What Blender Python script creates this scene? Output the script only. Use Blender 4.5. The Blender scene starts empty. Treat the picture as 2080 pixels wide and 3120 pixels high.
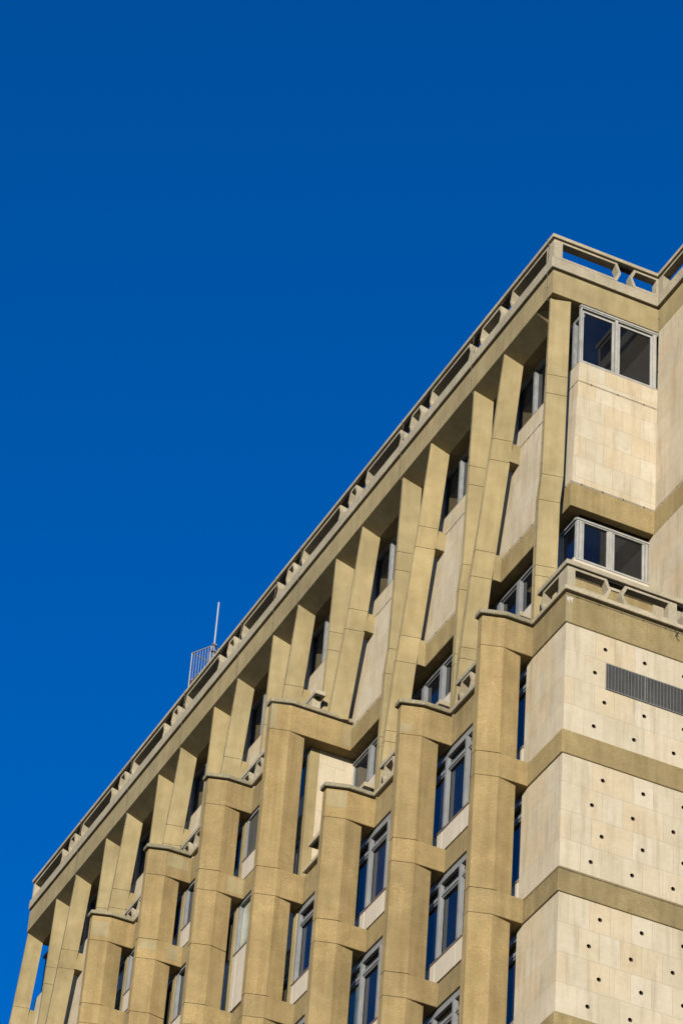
import bpy, bmesh, math, random
from mathutils import Vector, Matrix
random.seed(7)
scene = bpy.context.scene
COL = scene.collection
ORG = Vector((28.4, 53.9, 0.0))
BAY = 4.05

# ------------------------------------------------------------------ materials
def new_mat(name):
    m = bpy.data.materials.new(name); m.use_nodes = True
    nt = m.node_tree
    b = nt.nodes['Principled BSDF']
    return m, nt, b
def N(nt, t, **kw):
    n = nt.nodes.new(t)
    for k, v in kw.items():
        if k in n.inputs.keys(): n.inputs[k].default_value = v
        else: setattr(n, k, v)
    return n
def noise(nt, vec, scale, detail=3.0, rough=0.55):
    n = N(nt, 'ShaderNodeTexNoise'); n.inputs['Scale'].default_value = scale
    n.inputs['Detail'].default_value = detail; n.inputs['Roughness'].default_value = rough
    nt.links.new(vec, n.inputs['Vector']); return n.outputs['Fac']
def stretch(nt, vec, s):
    m = N(nt, 'ShaderNodeVectorMath', operation='MULTIPLY'); m.inputs[1].default_value = s
    nt.links.new(vec, m.inputs[0]); return m.outputs[0]
def ramp(nt, fac, stops):
    r = N(nt, 'ShaderNodeValToRGB'); e = r.color_ramp.elements
    e[0].position, e[0].color = stops[0][0], (*stops[0][1], 1)
    e[1].position, e[1].color = stops[-1][0], (*stops[-1][1], 1)
    for p, c in stops[1:-1]:
        x = e.new(p); x.color = (*c, 1)
    nt.links.new(fac, r.inputs['Fac']); return r.outputs['Color']
def mix(nt, a, b, fac, mode='MIX'):
    m = N(nt, 'ShaderNodeMix', data_type='RGBA', blend_type=mode)
    for s, v in ((m.inputs[0], fac), (m.inputs[6], a), (m.inputs[7], b)):
        if hasattr(v, 'is_linked') or isinstance(v, bpy.types.NodeSocket): nt.links.new(v, s)
        elif isinstance(v, (int, float)): s.default_value = v
        else: s.default_value = (*v, 1)
    return m.outputs[2]
def g(v): return (v, v, v)
def bump(nt, b, h, strength, dist):
    n = N(nt, 'ShaderNodeBump'); n.inputs['Strength'].default_value = strength; n.inputs['Distance'].default_value = dist
    nt.links.new(h, n.inputs['Height']); nt.links.new(n.outputs['Normal'], b.inputs['Normal'])
def pos(nt):
    return N(nt, 'ShaderNodeNewGeometry').outputs['Position']

def concrete(name, base, speck=0.35, grain=55.0, stain=0.35, bmp=0.5, green=0.0, streak=0.25):
    m, nt, b = new_mat(name); P = pos(nt)
    big = noise(nt, P, 0.55, 4.0); mid = noise(nt, P, 2.6, 5.0)
    c = ramp(nt, big, [(0.3, tuple(x * 0.80 for x in base)), (0.7, tuple(x * 1.1 for x in base))])
    c = mix(nt, c, ramp(nt, mid, [(0.3, (0.86, 0.83, 0.78)), (0.65, (1.06, 1.05, 1.03))]), 0.8, 'MULTIPLY')
    sp = stretch(nt, P, (3.2, 3.2, 0.22))
    st = noise(nt, sp, 1.6, 4.0, 0.6)
    c = mix(nt, c, ramp(nt, st, [(0.42, (1.03, 1.02, 1.0)), (0.68, (0.72, 0.68, 0.58))]), streak, 'MULTIPLY')
    # exposed aggregate: pebbles of differing tone
    vo = N(nt, 'ShaderNodeTexVoronoi'); vo.inputs['Scale'].default_value = grain; nt.links.new(P, vo.inputs['Vector'])
    sep = N(nt, 'ShaderNodeSeparateColor'); nt.links.new(vo.outputs['Color'], sep.inputs[0])
    pc = ramp(nt, sep.outputs[0], [(0.0, (0.36, 0.33, 0.25)), (0.3, (0.83, 0.79, 0.7)), (0.75, (1.06, 1.04, 1.0)), (1.0, (1.75, 1.7, 1.6))])
    patch = ramp(nt, noise(nt, P, 1.1, 3.0), [(0.35, g(0.35)), (0.62, g(1.0))])
    f = N(nt, 'ShaderNodeMath', operation='MULTIPLY'); nt.links.new(patch, f.inputs[0]); f.inputs[1].default_value = speck
    c = mix(nt, c, pc, f.outputs[0], 'MULTIPLY')
    dirt = ramp(nt, noise(nt, P, 1.9, 8.0, 0.7), [(0.56, g(0.0)), (0.74, g(1.0))])
    f2 = N(nt, 'ShaderNodeMath', operation='MULTIPLY'); nt.links.new(dirt, f2.inputs[0]); f2.inputs[1].default_value = stain
    c = mix(nt, c, (0.13 + green * 0.0, 0.11 + green * 0.02, 0.045), f2.outputs[0])
    oi = N(nt, 'ShaderNodeObjectInfo').outputs['Random']
    c = mix(nt, c, ramp(nt, oi, [(0.0, (0.93, 0.93, 0.94)), (0.5, (1.0, 0.99, 0.97)), (1.0, (1.05, 1.03, 0.99))]), 1.0, 'MULTIPLY')
    nt.links.new(c, b.inputs['Base Color']); b.inputs['Roughness'].default_value = 0.92
    b.inputs['Specular IOR Level'].default_value = 0.2
    h = N(nt, 'ShaderNodeMath', operation='ADD'); nt.links.new(vo.outputs['Distance'], h.inputs[0]); nt.links.new(mid, h.inputs[1])
    bump(nt, b, h.outputs[0], bmp, 0.01)
    return m

def stone(name, base, bw=0.5, rh=0.72, contrast=1.0, grime=0.6):
    m, nt, b = new_mat(name); P = pos(nt)
    uv = N(nt, 'ShaderNodeUVMap').outputs['UV']
    br = N(nt, 'ShaderNodeTexBrick'); nt.links.new(uv, br.inputs['Vector'])
    for k, v in (('Scale', 1.0), ('Mortar Size', 0.0038), ('Mortar Smooth', 0.15), ('Brick Width', bw), ('Row Height', rh), ('Bias', 0.0)):
        br.inputs[k].default_value = v
    br.inputs['Color1'].default_value = (*g(0.0), 1); br.inputs['Color2'].default_value = (*g(1.0), 1); br.inputs['Mortar'].default_value = (*g(0.5), 1)
    lo, hi = 1 - 0.075 * contrast, 1 + 0.05 * contrast
    tone = ramp(nt, br.outputs['Color'], [(0.0, (base[0] * lo, base[1] * (lo - 0.02), base[2] * (lo - 0.05))), (0.35, base), (0.7, (base[0] * 1.0, base[1] * 0.94, base[2] * 0.86)), (1.0, (base[0] * hi, base[1] * (hi + 0.005), base[2] * (hi + 0.03)))])
    c = mix(nt, tone, ramp(nt, noise(nt, P, 1.5, 5.0), [(0.3, (0.9, 0.87, 0.8)), (0.68, (1.04, 1.04, 1.03))]), 0.85, 'MULTIPLY')
    c = mix(nt, c, ramp(nt, noise(nt, P, 9.0, 5.0, 0.65), [(0.35, (0.93, 0.91, 0.86)), (0.6, (1.02, 1.02, 1.01))]), 0.7, 'MULTIPLY')
    sp = stretch(nt, P, (4.5, 4.5, 0.5))
    c = mix(nt, c, ramp(nt, noise(nt, sp, 1.3, 5.0, 0.65), [(0.5, (1.0, 1.0, 1.0)), (0.78, (0.62, 0.58, 0.53))]), 0.7, 'MULTIPLY')
    c = mix(nt, c, (0.24, 0.2, 0.14), ramp(nt, noise(nt, stretch(nt, P, (1.0, 1.0, 0.7)), 2.3, 9.0, 0.75), [(grime, g(0.0)), (grime + 0.15, g(0.5))]))
    mort = ramp(nt, br.outputs['Fac'], [(0.2, g(0.0)), (0.8, g(0.75))])
    c = mix(nt, c, (0.2, 0.165, 0.115), mort)
    nt.links.new(c, b.inputs['Base Color']); b.inputs['Roughness'].default_value = 0.8; b.inputs['Specular IOR Level'].default_value = 0.25
    inv = N(nt, 'ShaderNodeMath', operation='SUBTRACT'); inv.inputs[0].default_value = 1.0; nt.links.new(br.outputs['Fac'], inv.inputs[1])
    bump(nt, b, inv.outputs[0], 0.5, 0.006)
    return m

def plain(name, col, rough=0.6, metal=0.0, var=0.12, scale=3.0, spec=0.5):
    m, nt, b = new_mat(name); P = pos(nt)
    c = mix(nt, col, ramp(nt, noise(nt, stretch(nt, P, (1, 1, 0.5)), scale, 6.0, 0.65), [(0.3, g(1 - 2 * var)), (0.65, g(1 + var * 0.5))]), 1.0, 'MULTIPLY')
    nt.links.new(c, b.inputs['Base Color']); b.inputs['Roughness'].default_value = rough; b.inputs['Metallic'].default_value = metal
    b.inputs['Specular IOR Level'].default_value = spec
    return m
def glass(name, col, ior=1.55):
    m, nt, b = new_mat(name); P = pos(nt)
    c = mix(nt, col, ramp(nt, noise(nt, P, 1.2, 2.0), [(0.3, g(0.6)), (0.7, g(1.3))]), 1.0, 'MULTIPLY')
    nt.links.new(c, b.inputs['Base Color']); b.inputs['Roughness'].default_value = 0.015; b.inputs['IOR'].default_value = ior
    bump(nt, b, noise(nt, P, 0.9, 1.0), 0.06, 0.02)
    return m

M = {}
M['rough'] = concrete('aggregate_concrete', (0.216, 0.160, 0.075), speck=0.3, grain=48, stain=0.5, bmp=0.32, streak=0.6)
M['band'] = concrete('band_concrete', (0.202, 0.156, 0.076), speck=0.32, grain=46, stain=0.35, bmp=0.35, streak=0.6)
M['smooth'] = concrete('smooth_ochre_concrete', (0.224, 0.180, 0.094), speck=0.1, grain=70, stain=0.1, bmp=0.12, streak=0.42)
M['patch'] = concrete('repair_mortar', (0.212, 0.175, 0.098), speck=0.08, grain=70, stain=0.05, bmp=0.1, streak=0.5)
M['pale'] = concrete('pale_cast_stone', (0.285, 0.250, 0.180), speck=0.42, grain=58, stain=0.22, bmp=0.5, streak=0.35)
M['cap'] = concrete('weathered_cap_stone', (0.174, 0.157, 0.110), speck=0.6, grain=50, stain=0.7, bmp=0.6, green=1.0)
M['stone'] = stone('limestone_cladding', (0.352, 0.304, 0.221))
M['stone_up'] = stone('limestone_cladding_upper', (0.345, 0.298, 0.218), rh=0.63, contrast=0.9, grime=0.565)
M['stone_wing'] = stone('limestone_cladding_wing', (0.332, 0.283, 0.205), bw=0.9, rh=0.63, contrast=1.1)
M['panel'] = plain('pale_spandrel_panel', (0.36, 0.31, 0.235), 0.7, var=0.06)
M['frame'] = plain('window_frame_shaded_side', (0.15, 0.152, 0.15), 0.5, var=0.12, scale=5)  # long-side frames; that side's shade is put into the base colour
M['frame_dark'] = plain('window_frame_recess_shade', (0.17, 0.17, 0.165), 0.55, var=0.2, scale=6)  # same frames in the fascia recess, its shade toned into the colour
M['frame_light'] = plain('window_frame_sunlit_end', (0.255, 0.243, 0.212), 0.5, var=0.14, scale=6)  # same frames on the end wall; sunlit brightness put into the colour
M['sill'] = plain('brown_metal_sill', (0.12, 0.085, 0.06), 0.6)
M['glass'] = glass('dark_window_glass', (0.004, 0.005, 0.007))
M['blind'] = glass('glass_with_blind', (0.30, 0.30, 0.22))
M['tint'] = glass('glass_with_pale_curtain', (0.07, 0.08, 0.05))
M['glass_brown'] = glass('brownish_window_glass', (0.012, 0.010, 0.007))  # slightly lighter, brownish glass for variety between bays
M['dark'] = plain('recess_shade_dark', (0.018, 0.015, 0.012), 0.95)  # near-black colour stands in for shade in gaps and rooms
M['black'] = plain('black_iron', (0.012, 0.011, 0.01), 0.6)
M['cable'] = plain('grey_cable', (0.10, 0.085, 0.06), 0.6)
M['louvre'] = plain('grey_louvre_metal', (0.135, 0.13, 0.11), 0.5, metal=0.2)
M['galv'] = plain('galvanised_steel', (0.19, 0.19, 0.185), 0.45, metal=0.35)
M['white'] = plain('white_glassfibre', (0.24, 0.24, 0.235), 0.45, var=0.04)
M['roof'] = plain('grey_roofing', (0.13, 0.125, 0.12), 0.9)
M['holes'] = plain('hole_lining', (0.055, 0.036, 0.022), 0.9)
M['ground'] = plain('asphalt', (0.05, 0.05, 0.05), 0.9, scale=0.5)

# ------------------------------------------------------------------ mesh builder
class MB:
    def __init__(s): s.v = []; s.f = []
    def poly(s, pts):
        i = len(s.v); s.v += [Vector(p) for p in pts]; s.f.append(list(range(i, i + len(pts)))); return s
    def box(s, x0, x1, y0, y1, z0, z1):
        i = len(s.v)
        s.v += [Vector(p) for p in ((x0,y0,z0),(x1,y0,z0),(x1,y1,z0),(x0,y1,z0),(x0,y0,z1),(x1,y0,z1),(x1,y1,z1),(x0,y1,z1))]
        for q in ((0,3,2,1),(4,5,6,7),(0,1,5,4),(1,2,6,5),(2,3,7,6),(3,0,4,7)): s.f.append([i + k for k in q])
        return s
    def loft(s, rings, cap=True):
        n = len(rings[0]); i = len(s.v)
        for r in rings: s.v += [Vector(p) for p in r]
        for k in range(len(rings) - 1):
            for j in range(n):
                a = i + k*n + j; b = i + k*n + (j+1) % n
                s.f.append([a, b, b + n, a + n])
        if cap:
            s.f.append([i + j for j in reversed(range(n))]); s.f.append([i + (len(rings)-1)*n + j for j in range(n)])
        return s
    def extr_z(s, poly, z0, z1): return s.loft([[(x, y, z0) for x, y in poly], [(x, y, z1) for x, y in poly]])
    def tube(s, a, b, r, n=8):
        a, b = Vector(a), Vector(b); d = (b - a).normalized(); u = d.orthogonal().normalized(); w = d.cross(u)
        ring = lambda c: [c + (u*math.cos(t) + w*math.sin(t))*r for t in [2*math.pi*k/n for k in range(n)]]
        return s.loft([ring(a), ring(b)])
    def path(s, pts, r, n=6):
        for a, b in zip(pts, pts[1:]): s.tube(a, b, r, n)
        return s
    def ring_panel(s, outer, inner, ax, c0, c1):
        # frame with a hole; outer/inner are (s,z) loops of equal length; ax='x' -> plane x=c, s=y ; ax='y' -> s=x
        def P(q, c): return (c, q[0], q[1]) if ax == 'x' else (q[0], c, q[1])
        n = len(outer); i = len(s.v)
        for c in (c0, c1):
            for q in outer: s.v.append(Vector(P(q, c)))
            for q in inner: s.v.append(Vector(P(q, c)))
        for j in range(n):
            k = (j + 1) % n
            s.f.append([i+j, i+k, i+n+k, i+n+j]); s.f.append([i+2*n+j, i+3*n+j, i+3*n+k, i+2*n+k])
            s.f.append([i+j, i+2*n+j, i+2*n+k, i+k]); s.f.append([i+n+j, i+n+k, i+3*n+k, i+3*n+j])
        return s
    def build(s, name, mat, parent=None, uvref=None, bev=0.0, org=None, kind=None):
        o_ = ORG if org is None else org
        me = bpy.data.meshes.new(name)
        me.from_pydata([tuple(p - o_) for p in s.v], [], s.f)
        bm = bmesh.new(); bm.from_mesh(me)
        bmesh.ops.remove_doubles(bm, verts=bm.verts, dist=1e-5)
        bmesh.ops.recalc_face_normals(bm, faces=bm.faces)
        if bev > 0:
            ed = [e for e in bm.edges if len(e.link_faces) == 2 and e.calc_face_angle(0) > 0.5 and e.calc_length() > 4*bev]
            try: bmesh.ops.bevel(bm, geom=ed, offset=bev, segments=1, affect='EDGES', clamp_overlap=True)
            except Exception: pass
        if uvref:
            L = bm.loops.layers.uv.new('UVMap'); u0, v0 = uvref
            for f in bm.faces:
                nx, ny, nz = (abs(c) for c in f.normal)
                for lp in f.loops:
                    p = lp.vert.co + o_
                    lp[L].uv = ((p.x if ny >= nx else p.y) - u0, p.z - v0)
        bm.to_mesh(me); bm.free()
        me.materials.append(mat)
        o = bpy.data.objects.new(name, me); COL.objects.link(o)
        if parent: o.parent = parent
        if kind: o['kind'] = kind
        return o
def copy_tree(o, parent, off):
    c = o.copy(); COL.objects.link(c); c.parent = parent
    if off is not None: c.location = Vector(o.location) + Vector(off)
    for ch in [x for x in ALLOBJ() if x.parent == o]: copy_tree(ch, c, None)
    return c
def ALLOBJ(): return list(COL.objects)

bld = bpy.data.objects.new('office_building', None); COL.objects.link(bld); bld.location = ORG
bld['label'] = 'tall brutalist office building of ochre concrete piers, slanting fins and pale limestone cladding'
bld['category'] = 'building'

YW = 91.4
YE = 90.75          # far end of the long roof
def uvs(u0, ztop, rh): return (u0, ztop - 99 * rh + 0.0 * rh - rh * 1.0)

# ------------------------------------------------------------------ dark cores (the rooms behind the facade) and roofs
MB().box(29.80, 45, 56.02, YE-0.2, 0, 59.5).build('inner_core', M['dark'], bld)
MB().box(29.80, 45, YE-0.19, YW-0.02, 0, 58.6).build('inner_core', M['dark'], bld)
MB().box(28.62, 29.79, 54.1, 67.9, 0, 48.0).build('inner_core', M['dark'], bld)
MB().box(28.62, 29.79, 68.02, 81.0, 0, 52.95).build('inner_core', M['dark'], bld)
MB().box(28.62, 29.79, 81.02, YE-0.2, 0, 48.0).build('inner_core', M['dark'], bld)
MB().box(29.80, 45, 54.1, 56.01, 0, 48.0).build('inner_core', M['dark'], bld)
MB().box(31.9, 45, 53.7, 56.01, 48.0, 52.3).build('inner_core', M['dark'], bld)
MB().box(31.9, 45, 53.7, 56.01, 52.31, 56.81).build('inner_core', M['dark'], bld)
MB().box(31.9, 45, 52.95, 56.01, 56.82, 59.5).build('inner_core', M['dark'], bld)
MB().box(28.9, 45, 56.0, YE-0.05, 59.5, 59.6).build('roof_slab', M['roof'], bld)
MB().box(32.0, 45, 52.9, 55.99, 59.5, 59.6).build('roof_slab', M['roof'], bld)

# ------------------------------------------------------------------ lower end wall with its drilled stones
def holed_wall(x0, x1, ztop, rows, rh, first, y, name='end_wall', skip=None):
    mb = MB(); hs_ = []
    for r in range(rows):
        zt = ztop - rh*r; zb = zt - rh
        off = 0.268 if r % 2 == 0 else 0.018
        xs = [x0]; x = 28.4 + off
        if off < 0.1: x += 0.5
        par = 0
        while x < x1: xs.append(x); x += 0.5
        xs.append(x1)
        for k in range(len(xs) - 1):
            a, b = xs[k], xs[k+1]; cx = (a + b)/2; cz = zt - 0.385
            hole = (b - a > 0.45)
            if hole:
                # every second stone, staggered row by row
                t = (cx - (29.418 if r % 2 == 0 else 29.168)) / 1.0
                hole = abs(t - round(t)) < 0.05 and 29.0 < cx < 33.3 and ztop > 35
            if hole and skip and skip(cx, cz): hole = False
            if not hole:
                mb.poly([(a, y, zb), (b, y, zb), (b, y, zt), (a, y, zt)]); continue
            n = 20; R = 0.052; c0 = len(mb.v)
            circ = [(cx + R*math.cos(2*math.pi*i/n + math.pi/4), cz + R*math.sin(2*math.pi*i/n + math.pi/4)) for i in range(n)]
            cor = [(b, zt), (a, zt), (a, zb), (b, zb)]
            mb.v += [Vector((p[0], y, p[1])) for p in circ] + [Vector((p[0], y, p[1])) for p in cor]
            q = n // 4
            for j in range(4):
                C = c0 + n + j; Cn = c0 + n + (j+1) % 4
                ids = [c0 + (j*q + i) % n for i in range(q + 1)]
                mb.f.append([C, Cn] + list(reversed(ids)))
            hs_.append((cx, cz))
    w = mb.build(name, M['stone'], bld, uvref=(28.668, ztop - 72.0))
    h0 = None
    for cx, cz in hs_:
        if h0 is None:
            cc = [(0.052*math.cos(2*math.pi*i/20), 0.052*math.sin(2*math.pi*i/20)) for i in range(20)]
            hm = MB().loft([[(cx + p[0], y, cz + p[1]) for p in cc], [(cx + p[0], y + 0.09, cz + p[1]) for p in cc]], cap=False)
            hm.poly([(cx + p[0], y + 0.09, cz + p[1]) for p in cc])
            h0 = hm.build('weep_hole', M['holes'], w); c0_ = (cx, cz)
        else:
            o = h0.copy(); COL.objects.link(o); o.parent = w; o.location = (cx - c0_[0], 0, cz - c0_[1])
    return w
NL = [(47.24, 44.36), (43.74, 40.85), (40.23, 37.35), (36.72, 33.84), (33.2, 30.3)]   # near-block storeys: (band bottom, next band top)
for k, (zt, zb) in enumerate(NL):
    rh = min((zt - zb)/4, 0.72)
    MB().box(28.45, 40, 53.895, 53.95, zb - 0.02, zb + 0.03).build('bed_joint', M['stone'], bld, uvref=(28.668, 0))
    holed_wall(28.42, 40.0, zt, 4, rh, 0, 53.89, skip=(lambda cx, cz: cx > 29.3 and 45.7 < cz < 46.55) if k == 0 else None)
    # side of the corner in the same stone
    m = MB().poly([(28.42, 53.89, zb), (28.42, 55.72, zb), (28.42, 55.72, zt), (28.42, 53.89, zt)])
    m.poly([(28.42, 55.72, zb), (28.62, 55.72, zb), (28.62, 55.72, zt), (28.42, 55.72, zt)])
    m.build('side_wall', M['stone'], bld, uvref=(53.89 + 0.17, zt - 72.0))
# bands round the near corner
BT = [(47.24, 48.05), (43.74, 44.35), (40.23, 40.84), (36.72, 37.33), (33.2, 33.81)]
for z0, z1 in BT:
    MB().extr_z([(28.385, 53.86), (40, 53.86), (40, 54.1), (28.6, 54.1), (28.6, 55.45), (28.385, 55.45)], z0, z1).build('concrete_band', M['band'], bld, bev=0.008)
MB().box(28.4, 45, 53.9, YE, 0, 30.2).build('lower_walls', M['stone'], bld, uvref=(28.668, 0))

# ------------------------------------------------------------------ vent grille on the end wall
vent = MB()
vz0, vz1 = 45.785, 46.485
for a, b in ((29.435, 30.42), (30.42, 31.41), (31.41, 32.4)):
    for (p, q, r_, s_) in ((a, b, vz0, vz0+0.02), (a, b, vz1-0.02, vz1), (a, a+0.014, vz0+0.021, vz1-0.021), (b-0.014, b, vz0+0.021, vz1-0.021)):
        vent.box(p, q, 53.862, 53.888, r_, s_)
vent = vent.build('vent_grille', M['louvre'], bld)
sl = MB(); z = vz0 + 0.03
while z < vz1 - 0.025:
    for a, b in ((29.45, 30.405), (30.435, 31.395), (31.425, 32.385)): sl.box(a, b, 53.868, 53.876, z, z + 0.0075)
    z += 0.0235
for a in (29.435, 30.42, 31.41):
    x = a + 0.05
    while x < a + 0.96:
        sl.box(x, x + 0.011, 53.864, 53.8675, vz0 + 0.021, vz1 - 0.021); x += 0.0838
sl.build('slats', M['louvre'], vent)
MB().box(29.44, 32.39, 53.879, 53.8845, vz0+0.005, vz1-0.005).build('backing', M['black'], vent)

# ------------------------------------------------------------------ piers
PY = [55.69 + BAY*n for n in range(9)]
near_c = [(47.24, 48.05), (43.74, 44.36), (40.23, 40.84), (36.72, 37.33), (33.2, 33.81)]
far_c = [(49.57, 50.19), (45.53, 46.13), (41.5, 42.1), (37.45, 38.05), (33.4, 34.0)]
def coll_poly(y, e=0.0, xe=28.45):
    return [(27.18-e, y+0.105+e*0.6), (27.18-e, y-0.105-e*0.6), (27.67, y-0.27-e), (xe, y-0.27-e), (xe, y+0.27+e), (27.67, y+0.27+e)]
def shaft_ring(y, z, e=0.0):
    return [(27.18+e, y+0.105-e*0.5, z), (27.18+e, y-0.105+e*0.5, z), (27.67, y-0.27+e, z), (28.14-e, y-0.18+e, z), (28.14-e, y+0.18-e, z), (27.67, y+0.27-e, z)]
def make_pier(y, top, collars, joints=()):
    cz = sorted(collars); sh = MB(); zlo = 30.2
    root = None
    segs = []; lo = zlo
    for a, b in cz:
        segs.append((lo, a)); lo = b
    for a, b in segs:
        if b - a < 0.05: continue
        cuts = [a] + sorted(j for j in joints if a < j < b) + [b]
        rings = []
        for p, q in zip(cuts, cuts[1:]):
            rings += [shaft_ring(y, p + 0.001, 0.02), shaft_ring(y, p + 0.012, 0.02), shaft_ring(y, p + 0.013), shaft_ring(y, q - 0.013), shaft_ring(y, q - 0.012, 0.02)]
        rings.append(shaft_ring(y, b, 0.02))
        sh.loft(rings)
    root = sh.build('pier', M['rough'], bld)
    for a, b in cz:
        pl = coll_poly(y); low = []
        for (px_, py_) in pl: low.append((px_, py_, a))
        cm = MB().loft([low, [(q[0], q[1], b) for q in pl]])
        cm.poly([(27.675, y-0.262, a-0.001), (27.675, y+0.262, a-0.001), (28.45, y+0.262, a-0.001), (28.45, y-0.262, a-0.001)])
        cm.build('collar', M['rough'], root, bev=0.01)
    if top < 50 or y > 69:
        MB().extr_z([(27.24, y+0.06), (27.24, y-0.06), (27.69, y-0.21), (28.4, y-0.21), (28.4, y+0.21), (27.69, y+0.21)], top, top+0.04).build('cap_bed', M['dark'], root)  # near-black colour paints the shadow line under the cap
        MB().extr_z(coll_poly(y, 0.07, 28.42), top+0.04, top+0.155).build('cap_stone', M['cap'], root, bev=0.015)
    return root
p0 = make_pier(PY[0], 48.05, near_c)
for n in (1, 2): copy_tree(p0, bld, (0, BAY*n, 0))
make_pier(PY[3], 53.06, [(52.26, 53.06)] + near_c, joints=())
p4 = make_pier(PY[4], 53.06, [(52.26, 53.06)] + far_c, joints=(47.9, 43.9))
for n in (5, 6): copy_tree(p4, bld, (0, BAY*(n-4), 0))
p7 = make_pier(PY[7], 48.05, near_c)
# long beam and cap from the fourth pier back to the upper wall
y3 = PY[3]
MB().box(28.455, 29.43, y3-0.27, y3+0.11, 52.26, 53.06).build('cross_beam', M['rough'], bld, bev=0.01)
MB().box(29.431, 29.79, y3-0.269, y3+0.109, 52.262, 53.05).build('cross_beam', M['band'], bld)
MB().extr_z([(27.15, y3+0.1), (27.15, y3-0.1), (27.66, y3-0.265), (29.45, y3-0.265), (29.45, y3+0.3), (27.66, y3+0.265)], 53.06, 53.09).build('cap_bed', M['dark'], bld)
MB().extr_z([(27.125, y3+0.14), (27.125, y3-0.14), (27.67, y3-0.345), (29.46, y3-0.345), (29.46, y3+0.3), (27.67, y3+0.325)], 53.09, 53.21).build('cap_stone', M['cap'], bld, bev=0.015)

# ------------------------------------------------------------------ facade between the piers
def band_piece(y0, y1, z0, z1):
    return MB().box(28.43, 28.62, y0, y1, z0, z1).build('concrete_band', M['band'], bld, bev=0.006)
def window(xf, y0, y1, z0, z1, mull, transom=None, mats='glass', headh=0.16, name='window', mw=0.09, dep=0.1, sash=True, fm='frame'):
    f = MB()
    f.box(xf, xf+0.09, y0, y1, z1-headh, z1)
    f.box(xf, xf+0.09, y0, y1, z0, z0+0.045)
    ys = sorted(mull)
    for y in ys: f.box(xf-0.012, xf+0.09, y-mw/2, y+mw/2, z0+0.046, z1-headh-0.002)
    if transom:
        f.box(xf+0.02, xf+0.09, y0, y1, transom-0.09, transom)
    gl = xf + dep
    edges = [y0] + ys + [y1]
    if sash:
        for a, b in zip(edges, edges[1:]):
            a2, b2 = a + (mw/2 if a in ys else 0.0), b - (mw/2 if b in ys else 0.0)
            if b2 - a2 < 0.15: continue
            top = (transom-0.09) if transom else z1-headh
            for (p, q, r_, s_) in ((a2+0.001, a2+0.026, z0+0.05, top-0.002), (b2-0.026, b2-0.001, z0+0.05, top-0.002), (a2+0.046, b2-0.046, z0+0.05, z0+0.09), (a2+0.046, b2-0.046, top-0.045, top-0.002)):
                f.box(xf+0.045, xf+0.088, p, q, r_, s_)
    w = f.build(name, M[fm], bld)
    MB().box(gl, gl+0.012, y0, y1, z0+0.01, z1-0.01).build('glass', M[mats], w)
    return w
def spandrel(y0, y1, z0, z1, cuts):
    m = MB(); e = [y0] + sorted(c for c in cuts if y0 < c < y1) + [y1]
    for a, b in zip(e, e[1:]): m.box(28.455, 28.6, a+0.008, b-0.008, z0, z1)
    p = m.build('spandrel_panel', M['panel'], bld, bev=0.006)
    MB().box(28.435, 28.6, y0, y1, z1+0.002, z1+0.04).build('window_sill', M['sill'], p)
    return p
for n in range(0, 3):                       # bays of the near block
    ya = PY[n]; yb = PY[n+1]
    s = ya + 0.16 if n == 0 else ya + 0.02
    mull = [yb + 0.0, yb - 1.01, yb - 2.02, yb - 3.03]
    if n == 2: mull = [yb - 0.03, yb + 0.02 - 1.0, yb - 2.02, yb - 3.03]
    e = yb + 0.02 if n < 2 else yb + 0.05
    for k, (zt, zb) in enumerate(NL):
        if n == 0: mm = [yb, yb-1.01, yb-2.02, yb-3.03]
        else: mm = mull
        window(28.475, s, e - 0.001, zb + 0.72, zt, mm, transom=zt-0.42, headh=0.17, mats='tint' if (n == 2 and k == 1) else ('glass_brown' if (n + 2*k) % 3 == 1 else 'glass'))
        spandrel(s, e - 0.001, zb + 0.08, zb + 0.67, mm)
    for a, b in BT: band_piece(ya + 0.275, yb - 0.275, a, 48.05 if b > 48 else b)
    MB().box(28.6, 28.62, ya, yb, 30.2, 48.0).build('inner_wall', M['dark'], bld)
FL = [(52.26, 50.19, 50.93, 50.27), (49.57, 46.13, 48.02, 46.27), (45.53, 42.1, 43.98, 42.2), (41.5, 38.05, 39.9, 38.2)]   # head, band top, glass foot, panel foot
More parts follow.
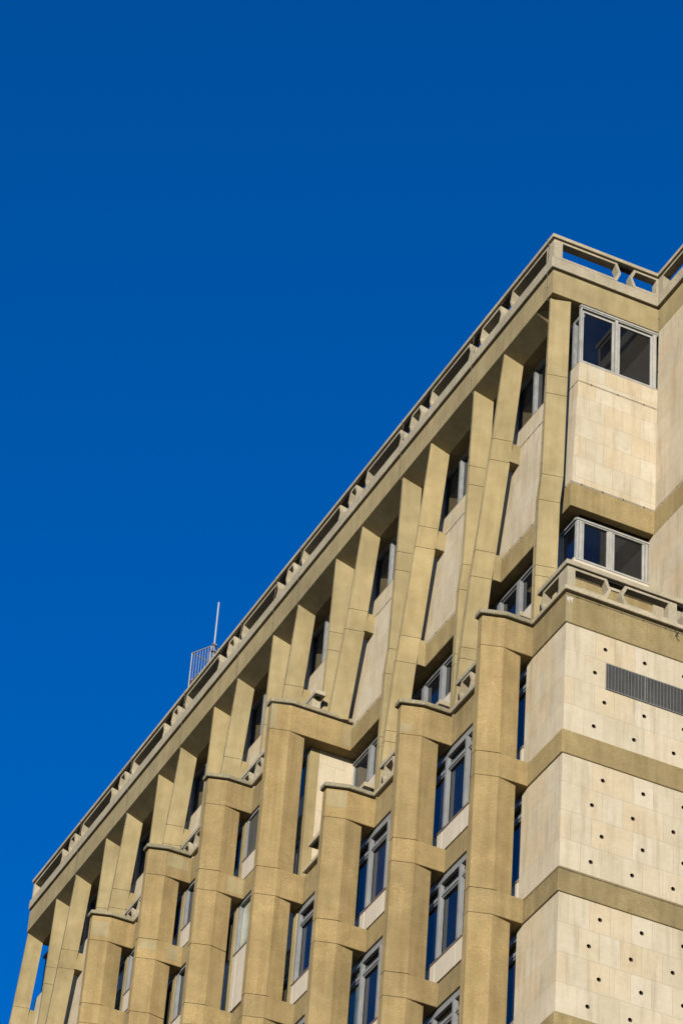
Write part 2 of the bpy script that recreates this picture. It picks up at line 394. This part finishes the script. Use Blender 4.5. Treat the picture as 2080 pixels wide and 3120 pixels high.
for n in range(3, 7):                       # bays of the taller block behind
    ya = PY[n]; yb = PY[n+1] if n < 6 else PY[n] + 1.1
    s0, s1 = ya + 0.30, (yb + 0.05 if n < 6 else yb)
    # ochre mullion strip behind the pier
    MB().box(28.44, 28.62, ya + 0.05, ya + 0.30, 30.2, 48.05 if n == 3 else 52.26).build('mullion_strip', M['smooth'], bld, bev=0.006)
    rows = FL if n < 6 else [(52.26, 51.2, 51.9, 51.3), (50.75, 46.9, 48.6, 47.0)]
    for k, (zh, zbt, zg, zp) in enumerate(rows):
        if n == 3 and k == 0:
            mm = [yb - 0.5]
            w = window(28.475, s0, s1, zg, zh, [yb - 0.01, yb - 1.16, yb - 2.2], headh=0.08, mw=0.06, sash=False)
            # louvred air vent in the pane nearest the next pier
            lv = MB()
            z = zg + 0.08
            while z < zh - 0.14:
                lv.box(28.50, 28.54, yb - 1.12, yb - 0.05, z, z + 0.022); z += 0.045
            lv.build('louvre', M['louvre'], w)
        else:
            window(28.475, s0, s1, zg, zh, [s0 + 0.03, yb - 0.01, yb - 1.0, yb - 2.0, yb - 3.0] if n < 6 else [], mats='blind' if (n == 3 and k == 1) else 'glass', headh=0.08, mw=0.06, sash=False)
        spandrel(s0, s1, zp, zg - 0.045, [yb - 0.16] if k else [])
        band_piece(ya + 0.275, yb - 0.275 if n < 6 else yb, (rows[k+1][0] if k + 1 < len(rows) else zbt - 0.6), zbt)
    band_piece(ya + 0.275, yb - 0.275 if n < 6 else yb, 52.26, 53.055)
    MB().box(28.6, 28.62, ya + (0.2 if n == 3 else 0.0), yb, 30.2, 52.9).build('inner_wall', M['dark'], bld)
# corner of the taller block above the near terrace
MB().box(28.47, 28.73, 67.95, 68.25, 48.06, 52.26).build('corner_pilaster', M['smooth'], bld, bev=0.006)
MB().box(28.731, 29.78, 67.955, 68.01, 48.06, 52.258).build('end_wall', M['stone'], bld, uvref=(28.95, 52.26 - 100*0.76))
MB().box(28.62, 28.7, 81.1, 81.2, 48.0, 53.0).build('return_wall', M['smooth'], bld)

# ------------------------------------------------------------------ upper block
# mid band, wraps the corner and the wing
MB().extr_z([(29.41, 55.73), (31.66, 55.73), (31.66, 53.52), (40, 53.52), (40, 55.95), (29.79, 55.95), (29.79, 67.568), (29.41, 67.568)], 52.26, 52.95).build('concrete_band', M['band'], bld, bev=0.008)
MB().box(29.41, 29.79, 81.2, YW, 52.26, 52.95).build('concrete_band', M['band'], bld, bev=0.008)
def battered(y0, y1, name):
    # limestone wall on the long side, slightly battered, from band to sill
    m = MB(); x0, x1 = 29.425, 29.54
    m.poly([(x0, y0, 52.95), (x0, y1, 52.95), (x1, y1, 56.8), (x1, y0, 56.8)])
    m.poly([(x1, y0, 56.8), (x1, y1, 56.8), (29.79, y1, 56.8), (29.79, y0, 56.8)])
    m.poly([(x0, y1, 52.95), (29.79, y1, 52.95), (29.79, y1, 56.8), (x1, y1, 56.8)])
    return m.build(name, M['stone_up'], bld, uvref=(55.73, 56.8 - 100*0.641))
battered(55.73, YW, 'side_wall')
m = MB().poly([(29.425, 55.73, 52.95), (31.70, 55.73, 52.95), (31.735, 55.73, 56.8), (29.54, 55.73, 56.8)])
m.build('end_wall', M['stone_up'], bld, uvref=(29.765, 56.8 - 100*0.641))
m = MB().poly([(31.69, 55.73, 52.95), (31.69, 53.55, 52.95), (31.723, 53.55, 56.8), (31.723, 55.73, 56.8)])
m.poly([(31.723, 55.73, 56.8), (31.723, 52.75, 56.8), (31.74, 52.75, 58.71), (31.74, 55.73, 58.71)])
m.poly([(31.69, 53.55, 52.95), (40, 53.55, 52.95), (40, 53.55, 56.8), (31.723, 53.55, 56.8)])
m.poly([(31.723, 52.75, 56.8), (40, 52.75, 56.8), (40, 52.75, 58.71), (31.74, 52.75, 58.71)])
m.poly([(31.723, 52.75, 56.8), (31.723, 53.55, 56.8), (40, 53.55, 56.8), (40, 52.75, 56.8)])
m.build('wing_wall', M['stone_wing'], bld, uvref=(55.5, 58.71 - 100*0.641))
m = MB().poly([(31.66, 56.0, 48.0), (31.66, 53.6, 48.0), (31.66, 53.6, 52.255), (31.66, 56.0, 52.255)])
m.poly([(31.66, 53.6, 48.0), (40, 53.6, 48.0), (40, 53.6, 52.255), (31.66, 53.6, 52.255)])
m.build('wing_wall', M['stone_wing'], bld, uvref=(55.4, 52.26 - 100*0.641))

# fascia with its splayed soffit
prof = [(28.745, 58.71), (28.745, 59.46), (29.79, 59.46), (29.79, 58.44), (29.27, 58.44)]
fj = [56.06] + [60.04 + BAY*i for i in range(8)] + [YE]
for i, (a, b) in enumerate(zip(fj, fj[1:])):
    rg_ = [[(x, a + 0.004, z) for x, z in prof], [(x, b - 0.004, z) for x, z in prof]]
    if i == 0: rg_ = [[(x, 56.06, max(z, 58.71)) for x, z in prof], [(x, 56.6, z) for x, z in prof]] + rg_[1:]
    MB().loft(rg_).build('fascia', M['smooth'], bld)
MB().box(28.745, 31.745, 55.73, 56.059, 58.71, 59.46).build('fascia', M['smooth'], bld)
MB().box(31.746, 32.0, 52.72, 56.05, 58.71, 59.46).build('fascia', M['smooth'], bld)
MB().box(32.0, 40, 52.72, 52.95, 58.71, 59.46).build('fascia', M['smooth'], bld)
MB().extr_z([(28.86, 55.85), (31.86, 55.85), (31.86, 52.85), (40, 52.85), (40, 56.3), (29.2, 56.3), (29.2, YE-0.1), (28.86, YE-0.1)], 59.461, 59.91).build('ledge_bed', M['dark'], bld)  # recessed strip, its shade under the ledge painted near-black
def lshape(e, d):
    # outline following the roof edge, e = outward offset, d = depth
    return [(28.745-e, 55.75-e), (31.735-e, 55.75-e), (31.735-e, 52.75-e), (40, 52.75-e), (40, 52.75-e+d), (31.735-e+d, 52.75-e+d), (31.735-e+d, 55.75-e+d), (28.745-e+d, 55.75-e+d), (28.745-e+d, YE+0.02), (28.745-e, YE+0.02)]
MB().extr_z(lshape(0.05, 0.38), 59.55, 59.875).build('roof_ledge', M['pale'], bld, bev=0.01)

# ------------------------------------------------------------------ balustrades
def bal_panel(parent, ax, c0, c1, s0, s1, z0, z1, v0, v1, post0=0.12, post1=0.12, dv=0.11, name='panel'):
    """one open concrete frame; v0/v1: True where that end is a blunt arrow"""
    zm = (z0 + z1)/2; tt, tb = 0.06, 0.065
    sg = 1
    if v0: o0 = [(s0, z0), (s0 - dv, zm), (s0, z1)]; i0 = [(s0 + 0.055, z0 + tb), (s0 - dv + 0.07, zm), (s0 + 0.055, z1 - tt)]
    else: o0 = [(s0, z0), (s0, zm), (s0, z1)]; i0 = [(s0 + post0, z0 + tb), (s0 + post0, zm), (s0 + post0, z1 - tt)]
    if v1: o1 = [(s1, z1), (s1 + dv, zm), (s1, z0)]; i1 = [(s1 - 0.055, z1 - tt), (s1 + dv - 0.07, zm), (s1 - 0.055, z0 + tb)]
    else: o1 = [(s1, z1), (s1, zm), (s1, z0)]; i1 = [(s1 - post1, z1 - tt), (s1 - post1, zm), (s1 - post1, z0 + tb)]
    return MB().ring_panel(o0 + o1, i0 + i1, ax, c0, c1).build(name, M['pale'], parent)
rb = MB().extr_z(lshape(0.05, 0.32), 60.56, 60.67).build('balustrade', M['pale'], bld, bev=0.008)
MB().extr_z(lshape(-0.05, 0.15), 60.525, 60.559).build('coping_bed', M['dark'], rb)  # shadow line under the coping put in as dark colour
MB().extr_z(lshape(-0.05, 0.15), 59.876, 59.924).build('panel_bed', M['dark'], rb)
Z0, Z1 = 59.925, 60.524
bal_panel(rb, 'y', 55.75, 55.98, 28.755, 30.55, Z0, Z1, False, True, post0=0.24)
bal_panel(rb, 'y', 55.75, 55.96, 31.03, 31.735, Z0, Z1, True, False, post1=0.06)
X0, X1 = 28.755, 28.995
bal_panel(rb, 'x', X0, X1, 55.981, 57.97, Z0, Z1, False, True, post0=0.16)
longs = [(58.62, 59.62), (60.3, 62.47), (63.13, 63.65)]
for a, b in longs: bal_panel(rb, 'x', X0, X1, a, b, Z0, Z1, True, True)
k = 0
while True:
    a = 64.31 + BAY*k + (-0.35 if k else 0)
    if k == 0: la, lb = 64.31, 66.32
    else: la, lb = 68.03 + BAY*(k-1), 70.38 + BAY*(k-1)
    if lb > YE - 0.6: break
    bal_panel(rb, 'x', X0, X1, la, lb, Z0, Z1, True, True)
    sa, sb = (67.02, 67.37) if k == 0 else (71.04 + BAY*(k-1), 71.4 + BAY*(k-1))
    bal_panel(rb, 'x', X0, X1, sa, sb, Z0, Z1, True, True)
    k += 1
bal_panel(rb, 'x', X0, X1, 68.03 + BAY*(k-1), YE, Z0, Z1, True, False, post1=0.14)
bal_panel(rb, 'x', 31.735, 31.945, 52.75, 55.749, Z0, Z1, False, False, post1=0.24)

def terrace_bal(ztop, segs_x, copx, segs_y=None, copy_=None, ret=None):
    """segs_x: panels on the long side (y0,y1,v0,v1); copx: coping y range"""
    zc0, zc1 = ztop + 0.75, ztop + 0.9
    if copy_:
        poly = [(28.345, 53.80), (copy_, 53.80), (copy_, 54.1), (28.645, 54.1), (28.645, copx[1]), (28.345, copx[1])]
    elif ret: poly = [(28.375, copx[0]), (28.375 + ret, copx[0]), (28.375 + ret, copx[0] + 0.28), (28.655, copx[0] + 0.28), (28.655, copx[1]), (28.375, copx[1])]
    else: poly = [(28.375, copx[0]), (28.655, copx[0]), (28.655, copx[1]), (28.375, copx[1])]
    b = MB().extr_z(poly, zc0 + 0.02, zc1).build('balustrade', M['pale'], bld, bev=0.01)
    z0, z1 = ztop + 0.175, zc0 - 0.02
    for i, (a, c, v0, v1) in enumerate(segs_x):
        bal_panel(b, 'x', 28.385, 28.6, a, c, z0, z1, v0, v1, post0=0.2)
    if segs_y:
        for a, c, v0, v1 in segs_y: bal_panel(b, 'y', 53.835, 54.05, a, c, z0, z1, v0, v1, post0=0.2, post1=0.22)
        MB().extr_z([(28.42, 53.88), (copy_-0.1, 53.88), (copy_-0.1, 54.02), (28.56, 54.02), (28.56, copx[1]-0.1), (28.42, copx[1]-0.1)], z1, zc0 + 0.02).build('coping_bed', M['dark'], b)
    else:
        MB().box(28.42, 28.57, copx[0]+0.04, copx[1]-0.1, z1, zc0+0.02).build('coping_bed', M['dark'], b)
    tail = segs_x[-1][1]
    MB().box(28.44, 28.56, tail + 0.14, tail + 0.26, (z0+z1)/2 - 0.09, (z0+z1)/2 + 0.09).build('end_block', M['black'], b)  # small black block past the last panel
    return b
# ledge capping the terrace edge of the near block
MB().extr_z([(28.47, 53.95), (40, 53.95), (40, 54.1), (28.6, 54.1), (28.6, 55.44), (28.47, 55.44)], 48.051, 48.089).build('ledge_bed', M['dark'], bld)
MB().extr_z([(28.32, 53.78), (40, 53.78), (40, 54.15), (28.66, 54.15), (28.66, 55.35), (28.32, 55.35)], 48.09, 48.205).build('terrace_ledge', M['pale'], bld, bev=0.012)
terrace_bal(48.05, [(54.051, 54.98, False, True)], (53.8, 55.22), [(28.385, 29.39, False, True), (29.86, 31.2, True, False), (31.45, 33.4, True, True)], 34.0)
for n in range(0, 3):
    ya, yb = PY[n], PY[n+1]
    MB().box(28.5, 28.6, ya+0.3, yb-0.3, 48.051, 48.089).build('ledge_bed', M['dark'], bld)
    MB().box(28.33, 28.66, ya+0.33, yb-0.33, 48.09, 48.205).build('terrace_ledge', M['pale'], bld, bev=0.012)
    segs = [(ya+0.5, yb-1.75, False, True), (yb-1.2, yb-0.74, True, True)]
    if n == 2: segs = [(ya+0.5, yb-1.6, False, True)]
    terrace_bal(48.05, segs, (ya+0.37, yb-0.46), ret=0.75)
for n in range(3, 6):
    ya, yb = PY[n], PY[n+1]
    MB().box(28.5, 28.6, ya+0.3, yb-0.3, 53.056, 53.099).build('ledge_bed', M['dark'], bld)
    MB().box(28.33, 28.66, ya+0.33, yb-0.33, 53.1, 53.215).build('terrace_ledge', M['pale'], bld, bev=0.012)
    terrace_bal(53.06, [(ya+0.1 if n == 3 else ya+0.85, ya+2.9, False, True), (ya+3.3, ya+3.62, True, True), (ya+4.1, ya+4.45, True, True)] if n == 3 else [(ya+0.85, ya+3.62, False, True), (ya+4.1, ya+4.45, True, True)], (ya-0.1 if n == 3 else ya+0.75, ya+4.66), ret=0.3 if n == 3 else None)
MB().box(28.45, 29.79, 54.1, 67.94, 47.9, 48.03).build('terrace_floor', M['roof'], bld)
MB().box(28.62, 29.42, 68.15, 81.0, 52.9, 53.02).build('terrace_floor', M['roof'], bld)

# ------------------------------------------------------------------ slanting fins
XF = [(58.95, 28.80), (58.71, 28.80), (56.2, 28.77), (53.06, 28.735), (52.26, 28.668), (50.3, 28.65), (40, 28.65)]
def interp(t, z):
    for (a, va), (b, vb) in zip(t, t[1:]):
        if b <= z <= a: return va + (vb - va)*(a - z)/(a - b)
    return t[-1][1]
WO = [(58.95, 0.045), (58.71, 0.05), (56.2, 0.10), (53.06, 0.15), (40, 0.16)]
YV = [(58.95, 0.0), (40, 0.0)]
YL = [(58.95, 0.0), (58.71, 0.0), (56.2, 0.44), (55.6, 0.55), (53.06, 1.02), (52.26, 1.06), (50.0, 1.40), (48.0, 1.62), (40, 1.62)]
YL2 = [(58.95, 0.0), (58.71, 0.0), (56.2, 0.48), (55.6, 0.60), (53.06, 1.19), (40, 1.6)]
def fin_ring(z, y0, tab, e=0.0, dx=0.50):
    x = interp(XF, z) + e; w = interp(WO, z); y = y0 + interp(tab, z) + e*0.8
    return [(x, y + w - 1.6*e, z), (x, y, z), (x + dx - e, y - 0.12, z), (x + dx - e, y + w + 0.12 - 1.6*e, z)]
def make_fin(y0, tab, zlow, bracket):
    m = MB(); js = [j for j in (56.2, 55.6, 53.06, 52.26, 50.3, 50.0) if j > zlow + 0.1]
    if zlow > 52: js = [56.2, 55.6]
    if zlow < 52 and False: pass
    lev = [58.95] + js + [zlow]; rings = []
    for i, z in enumerate(lev):
        if 0 < i < len(lev)-1:
            rings += [fin_ring(z + 0.007, y0, tab), fin_ring(z + 0.006, y0, tab, 0.014), fin_ring(z - 0.006, y0, tab, 0.014), fin_ring(z - 0.007, y0, tab)]
        else: rings.append(fin_ring(z, y0, tab))
    f = m.loft(rings).build('fin', M['smooth'], bld)
    if bracket:
        for a, b in ((55.6, 56.2), (52.26, 53.04)):
            if a < zlow - 0.1: continue
            ya = y0 + (interp(tab, a) + interp(tab, b))/2 - 0.115
            xs = interp(XF, b) + 0.47
            xw = 29.53 if a > 54 else 29.409
            MB().box(xs, xw, ya, ya + 0.36, a + 0.004, b).build('bracket', M['smooth'], f, bev=0.006)
    return f
for k in range(9):
    yv = 55.92 + BAY*k; yl = 58.29 + BAY*k
    zl = 48.1 if yv < 67.5 else (53.1 if yv < 80.5 else 46.0)
    make_fin(yv, YV, zl, False)
    zl = 48.1 if yl < 66.0 else (53.1 if yl < 80.0 else 46.0)
    make_fin(yl, YL2 if k == 2 else YL, zl, True)

# ------------------------------------------------------------------ upper windows along the side
wl = [56.17 + 1.0125*i for i in range(34)]
def long_window(xf, y0, y1, z0, z1, **kw): return window(xf, y0, y1, z0, z1, [y for y in wl if y0 + 0.1 < y < y1 - 0.1], **kw)
for k in range(9):
    a = 55.79 if k == 0 else 56.17 + BAY*k - 0.06; b = min(56.17 + BAY*(k+1) - 0.061, YW) if k < 8 else YW
    long_window(29.60, a, b, 56.845, 58.44, headh=0.09, mw=0.085, dep=0.09, fm='frame_dark', sash=False)
    MB().box(29.55, 29.70, a, b, 56.801, 56.843).build('window_sill', M['sill'], bld)
for k in range(3):
    a = 55.99 if k == 0 else 56.75 + BAY*k; b = 56.749 + BAY*(k+1) if k < 2 else 67.95
    window(29.68, a, b, 50.95, 52.17, [y + 0.6 for y in wl if a + 0.1 < y + 0.6 < b - 0.1], headh=0.07, mw=0.15, dep=0.09)
for k in range(6, 9):
    a = 56.75 + BAY*k; b = a + BAY - 0.001 if k < 8 else YW
    window(29.62, a, b, 49.5, 52.2, [y + 0.6 for y in wl if a + 0.1 < y + 0.6 < b - 0.1], headh=0.12, mw=0.15, dep=0.09)
MB().box(29.66, 29.79, 55.96, 67.95, 48.03, 50.945).build('spandrel_panel', M['panel'], bld)
MB().box(29.60, 29.79, 81.2, YW, 44.0, 49.49).build('spandrel_panel', M['panel'], bld)

# end windows (facing the street corner)
def end_window(y, x0, x1, z0, z1, bars, gl):
    f = MB()
    f.box(x0, x1, y, y+0.1, z1-0.05, z1); f.box(x0, x1, y-0.005, y+0.1, z0, z0+0.04)
    f.box(x0 + 0.02, x1, y+0.02, y+0.1, z1-0.085, z1-0.052)
    for a, b in bars: f.box(a, b, y+0.005, y+0.1, z0+0.041, z1-0.086)
    for a, b, c, d in gl:      # sashes round each pane
        t = 0.055
        for (p, q, r_, s_) in ((a-t, a, c-t, d+t), (b, b+t, c-t, d+t), (a, b, d, d+t), (a, b, c-t, c)):
            f.box(p, q, y+0.035, y+0.095, r_, s_)
    w = f.build('window', M['frame_light'], bld)
    for a, b, c, d in gl: MB().box(a-0.02, b+0.02, y+0.065, y+0.075, c-0.02, d+0.02).build('pane', M['glass'], w)
    return w
end_window(55.735, 29.55, 31.75, 56.81, 58.68, [(29.555, 29.595), (30.535, 30.60), (31.6, 31.69)], [(29.655, 30.46, 56.905, 58.475), (30.675, 31.54, 56.905, 58.485)])
end_window(55.93, 29.70, 31.655, 50.9, 52.15, [(29.705, 29.76), (29.78, 29.85), (30.58, 30.66), (31.56, 31.62)], [(29.915, 30.53, 50.985, 52.085), (30.735, 31.49, 50.985, 52.07)])
MB().box(29.70, 31.655, 55.94, 56.0, 50.25, 50.895).build('spandrel_panel', M['panel'], bld)
MB().box(29.45, 31.655, 55.75, 56.0, 49.4, 50.17).build('concrete_band', M['band'], bld)
MB().box(29.42, 31.655, 55.72, 56.0, 50.171, 50.23).build('terrace_ledge', M['pale'], bld)
MB().box(29.45, 31.655, 55.80, 56.0, 48.03, 49.399).build('spandrel_panel', M['panel'], bld)

# ------------------------------------------------------------------ repair patches in the rough concrete
def patch(pts, name='repair_patch'):
    MB().poly(pts).build(name, M['patch'], bld)
def cham(n, s0, s1, z0, z1, e=0.003):
    """patch on the chamfer face of pier n"""
    y = PY[n]; nrm = Vector((-0.165, -0.49, 0)).normalized() * -1
    nx, ny = -0.32*e, -0.947*e
    P = lambda s, z: (27.18 + 0.49*s + nx, y - 0.105 - 0.165*s + ny, z)
    patch([P(s0, z0), P(s1, z0), P(s1, z1), P(s0, z1)])
def flat(n, x0, x1, z0, z1):
    y = PY[n] - 0.274; patch([(x0, y, z0), (x1, y, z0), (x1, y, z1), (x0, y, z1)])
def outer(n, z0, z1):
    y = PY[n]; patch([(27.176, y-0.1, z0), (27.176, y+0.1, z0), (27.176, y+0.1, z1), (27.176, y-0.1, z1)])
cham(2, 0.03, 0.98, 47.55, 48.0); cham(1, 0.02, 0.52, 47.3, 47.55); cham(3, 0.0, 0.32, 52.3, 53.02); outer(3, 52.3, 53.02)
cham(6, 0.06, 0.95, 52.4, 52.9); cham(5, 0.1, 0.95, 49.85, 50.15); flat(4, 27.95, 28.4, 49.65, 50.12); flat(5, 27.7, 28.35, 52.6, 53.0)
flat(5, 28.0, 28.3, 49.7, 50.1)
patch([(28.386, 53.857, 47.26), (28.54, 53.857, 47.26), (28.54, 53.857, 47.98), (28.386, 53.857, 47.98)])
patch([(29.15, 67.566, 52.35), (29.4, 67.566, 52.35), (29.4, 67.566, 53.0), (29.15, 67.566, 53.0)])

M['lime'] = plain('lime_streak', (0.34, 0.32, 0.27), 0.8)
for base in ((28.42, 53.8565, 47.93), (28.50, 53.8565, 47.95)):
    x, y, z = base
    MB().poly([(x-0.02, y, z), (x+0.06, y, z-0.015), (x+0.05, y, z-0.06), (x+0.035, y, z-0.17), (x+0.015, y, z-0.05), (x, y, z-0.11)]).build('lime_streak', M['lime'], bld)
# ------------------------------------------------------------------ lightning conductor cables with clips
def cable(pts, clips=True):
    m = MB().path(pts, 0.006, 5)
    for a, b in zip(pts, pts[1:]):
        a, b = Vector(a), Vector(b); L = (b-a).length
        if clips and L > 0.5:
            for i in range(int(L/0.55)):
                c = a.lerp(b, (i+0.5)/int(L/0.55) if int(L/0.55) else 0.5)
                m.box(c.x-0.012, c.x+0.012, c.y-0.012, c.y+0.012, c.z-0.012, c.z+0.012)
    return m.build('lightning_cable', M['cable'], bld)
def down(y, yf, tab, zend):
    pts = [(28.68, y, 60.68), (28.68, y, 60.56), (28.735, y, 60.5), (28.69, y, 59.86), (28.70, y, 59.53), (28.73, y+0.03, 59.44), (28.73, y+0.03, 58.72)]
    z = 58.65
    for zz in (58.6, 56.2, 53.1, 52.3, 50.0, 48.3):
        if zz < zend: break
        pts.append((interp(XF, zz) - 0.012, yf + interp(tab, zz) + 0.03, zz))
    cable(pts)
down(55.98, 55.92, YV, 48.0)
down(60.04, 55.92+BAY, YV, 56.0); down(64.1, 55.92+2*BAY, YV, 56.0)
down(72.1, 58.29+3*BAY+2.4-1.0, YV, 58.9); down(70.45, 58.29+3*BAY, YL, 53.2); down(74.5, 58.29+4*BAY, YL, 53.2); down(78.55, 58.29+5*BAY, YL, 53.2); down(82.6, 58.29+6*BAY, YL, 50); down(86.65, 58.29+7*BAY, YL, 50)
cable([(29.40, 67.5, 52.975), (29.40, 55.71, 52.975), (31.66, 55.71, 52.975), (31.65, 53.6, 52.975)])
cable([(29.51, 67.5, 56.17), (29.51, 55.71, 56.17), (31.7, 55.71, 56.17)])
cable([(31.73, 55.70, 59.44), (31.73, 55.70, 53.0), (31.65, 55.71, 52.3)])
cable([(28.37, 53.84, 48.0), (34, 53.84, 48.0)]); cable([(28.38, 55.4, 40.79), (28.38, 53.852, 40.79), (35, 53.852, 40.79)])
# iron hook under the terrace ledge
MB().path([(31.20, 53.78, 48.03), (31.10, 53.74, 47.93), (31.20, 53.76, 47.80)], 0.012, 6).build('iron_hook', M['black'], bld)
# black blocks at the balustrade ends are built with the terrace balustrades
# ------------------------------------------------------------------ roof access guard and aerial (things standing on the roof)
A = Vector((29.70, 81.01)); B = Vector((30.06, 80.36)); C3 = Vector((30.9, 80.44)); D = Vector((30.5, 81.2))
zb, zt = 62.95, 64.0
rg = bpy.data.objects.new('ladder_guard_rail', None); COL.objects.link(rg); rg.location = (30.2, 80.8, 59.6)
rg['label'] = 'small grey steel railing cage rising above the roof parapet beside the aerial'; rg['category'] = 'railing'
go = Vector((30.2, 80.8, 59.6))
fr = MB()
cs = [A, B, C3, D]
for p, q in zip(cs, cs[1:] + cs[:1]):
    for z in (zb, zt): fr.tube((p.x, p.y, z), (q.x, q.y, z), 0.022)
for p in cs: fr.tube((p.x, p.y, 59.6), (p.x, p.y, zt), 0.024)
fr.build('rail_frame', M['galv'], rg, org=go)
bars = MB()
for p, q, n in ((A, B, 7), (B, C3, 7)):
    for i in range(1, n):
        c = p.lerp(q, i/n); bars.tube((c.x, c.y, zb), (c.x, c.y, zt), 0.011, 6)
bars.build('balusters', M['galv'], rg, org=go)
MB().box(29.75, 30.85, 80.45, 81.15, 62.88, 62.93).build('platform', M['galv'], rg, org=go)
an = bpy.data.objects.new('aerial_mast', None); COL.objects.link(an); an.location = (30.06, 80.12, 59.6)
an['label'] = 'thin white upright aerial clamped behind the roof railing cage against the sky'; an['category'] = 'antenna'
ao = Vector((30.06, 80.12, 59.6))
MB().tube((30.06, 80.12, 63.85), (30.06, 80.12, 65.53), 0.026, 12).build('aerial', M['white'], an, org=ao)
MB().tube((30.06, 80.12, 59.6), (30.06, 80.12, 63.849), 0.022, 10).build('mast_pole', M['galv'], an, org=ao)
cl = MB()
for z in (63.86, 63.62, 63.3): cl.box(29.99, 30.13, 80.06, 80.18, z, z+0.05)
cl.path([(30.0, 80.05, 63.8), (29.92, 80.1, 63.5), (29.98, 80.2, 63.2), (30.04, 80.05, 62.9)], 0.014)
cl.path([(30.12, 80.2, 63.75), (30.2, 80.05, 63.45), (30.1, 80.1, 63.1)], 0.012)
cl.build('clamp', M['galv'], an, org=ao)

# ------------------------------------------------------------------ ground
gm = bpy.data.meshes.new('ground'); gm.from_pydata([(-900,-900,0),(900,-900,0),(900,900,0),(-900,900,0)], [], [(0,1,2,3)])
gm.materials.append(M['ground']); go_ = bpy.data.objects.new('ground', gm); COL.objects.link(go_); go_['kind'] = 'structure'

# ------------------------------------------------------------------ light
EL = math.radians(14.0); hx, hy = 0.58, 0.815
sd = bpy.data.lights.new('sun', 'SUN'); sd.energy = 5.0; sd.angle = math.radians(0.5); sd.color = (1.0, 0.95, 0.86)
so = bpy.data.objects.new('sun', sd); COL.objects.link(so)
trav = Vector((hx*math.cos(EL), hy*math.cos(EL), -math.sin(EL)))
so.rotation_euler = trav.to_track_quat('-Z', 'Y').to_euler(); so.location = (-20, -40, 60)
w = bpy.data.worlds.new('World'); scene.world = w; w.use_nodes = True
nt = w.node_tree; bg = nt.nodes['Background']
sky = nt.nodes.new('ShaderNodeTexSky'); sky.sky_type = 'NISHITA'; sky.sun_disc = False
sky.sun_elevation = EL; sky.sun_rotation = math.atan2(-hx, -hy); sky.air_density = 1.0; sky.dust_density = 0.2; sky.ozone_density = 6.0
hs = nt.nodes.new('ShaderNodeHueSaturation'); hs.inputs['Saturation'].default_value = 1.5; hs.inputs['Hue'].default_value = 0.511
nt.links.new(sky.outputs[0], hs.inputs['Color']); nt.links.new(hs.outputs[0], bg.inputs['Color']); bg.inputs['Strength'].default_value = 0.093

# ------------------------------------------------------------------ camera
cd = bpy.data.cameras.new('camera'); co = bpy.data.objects.new('camera', cd); COL.objects.link(co)
cd.sensor_fit = 'VERTICAL'; cd.sensor_height = 36.0; cd.lens = 10445.06/3120*36.0
cd.clip_start = 0.5; cd.clip_end = 3000
# columns: world axes expressed in image axes (right, down, forward)
U = Vector((-0.43554319, 0.53891776, 0.72101996)); W = Vector((0.8978844, 0.31710802, 0.30536227)); Zc = Vector((0.06407606, -0.78039103, 0.62200008))
right = Vector((W[0], U[0], Zc[0])); down_ = Vector((W[1], U[1], Zc[1])); fwd = Vector((W[2], U[2], Zc[2]))
R = Matrix((right, -down_, -fwd)).transposed()
co.matrix_world = Matrix.Translation((0, 0, 1.6)) @ R.to_4x4()
scene.camera = co
scene.view_settings.view_transform = 'Standard'; scene.view_settings.look = 'None'; scene.view_settings.exposure = 0.80; scene.view_settings.gamma = 1.0

scene.cycles.diffuse_bounces = 1
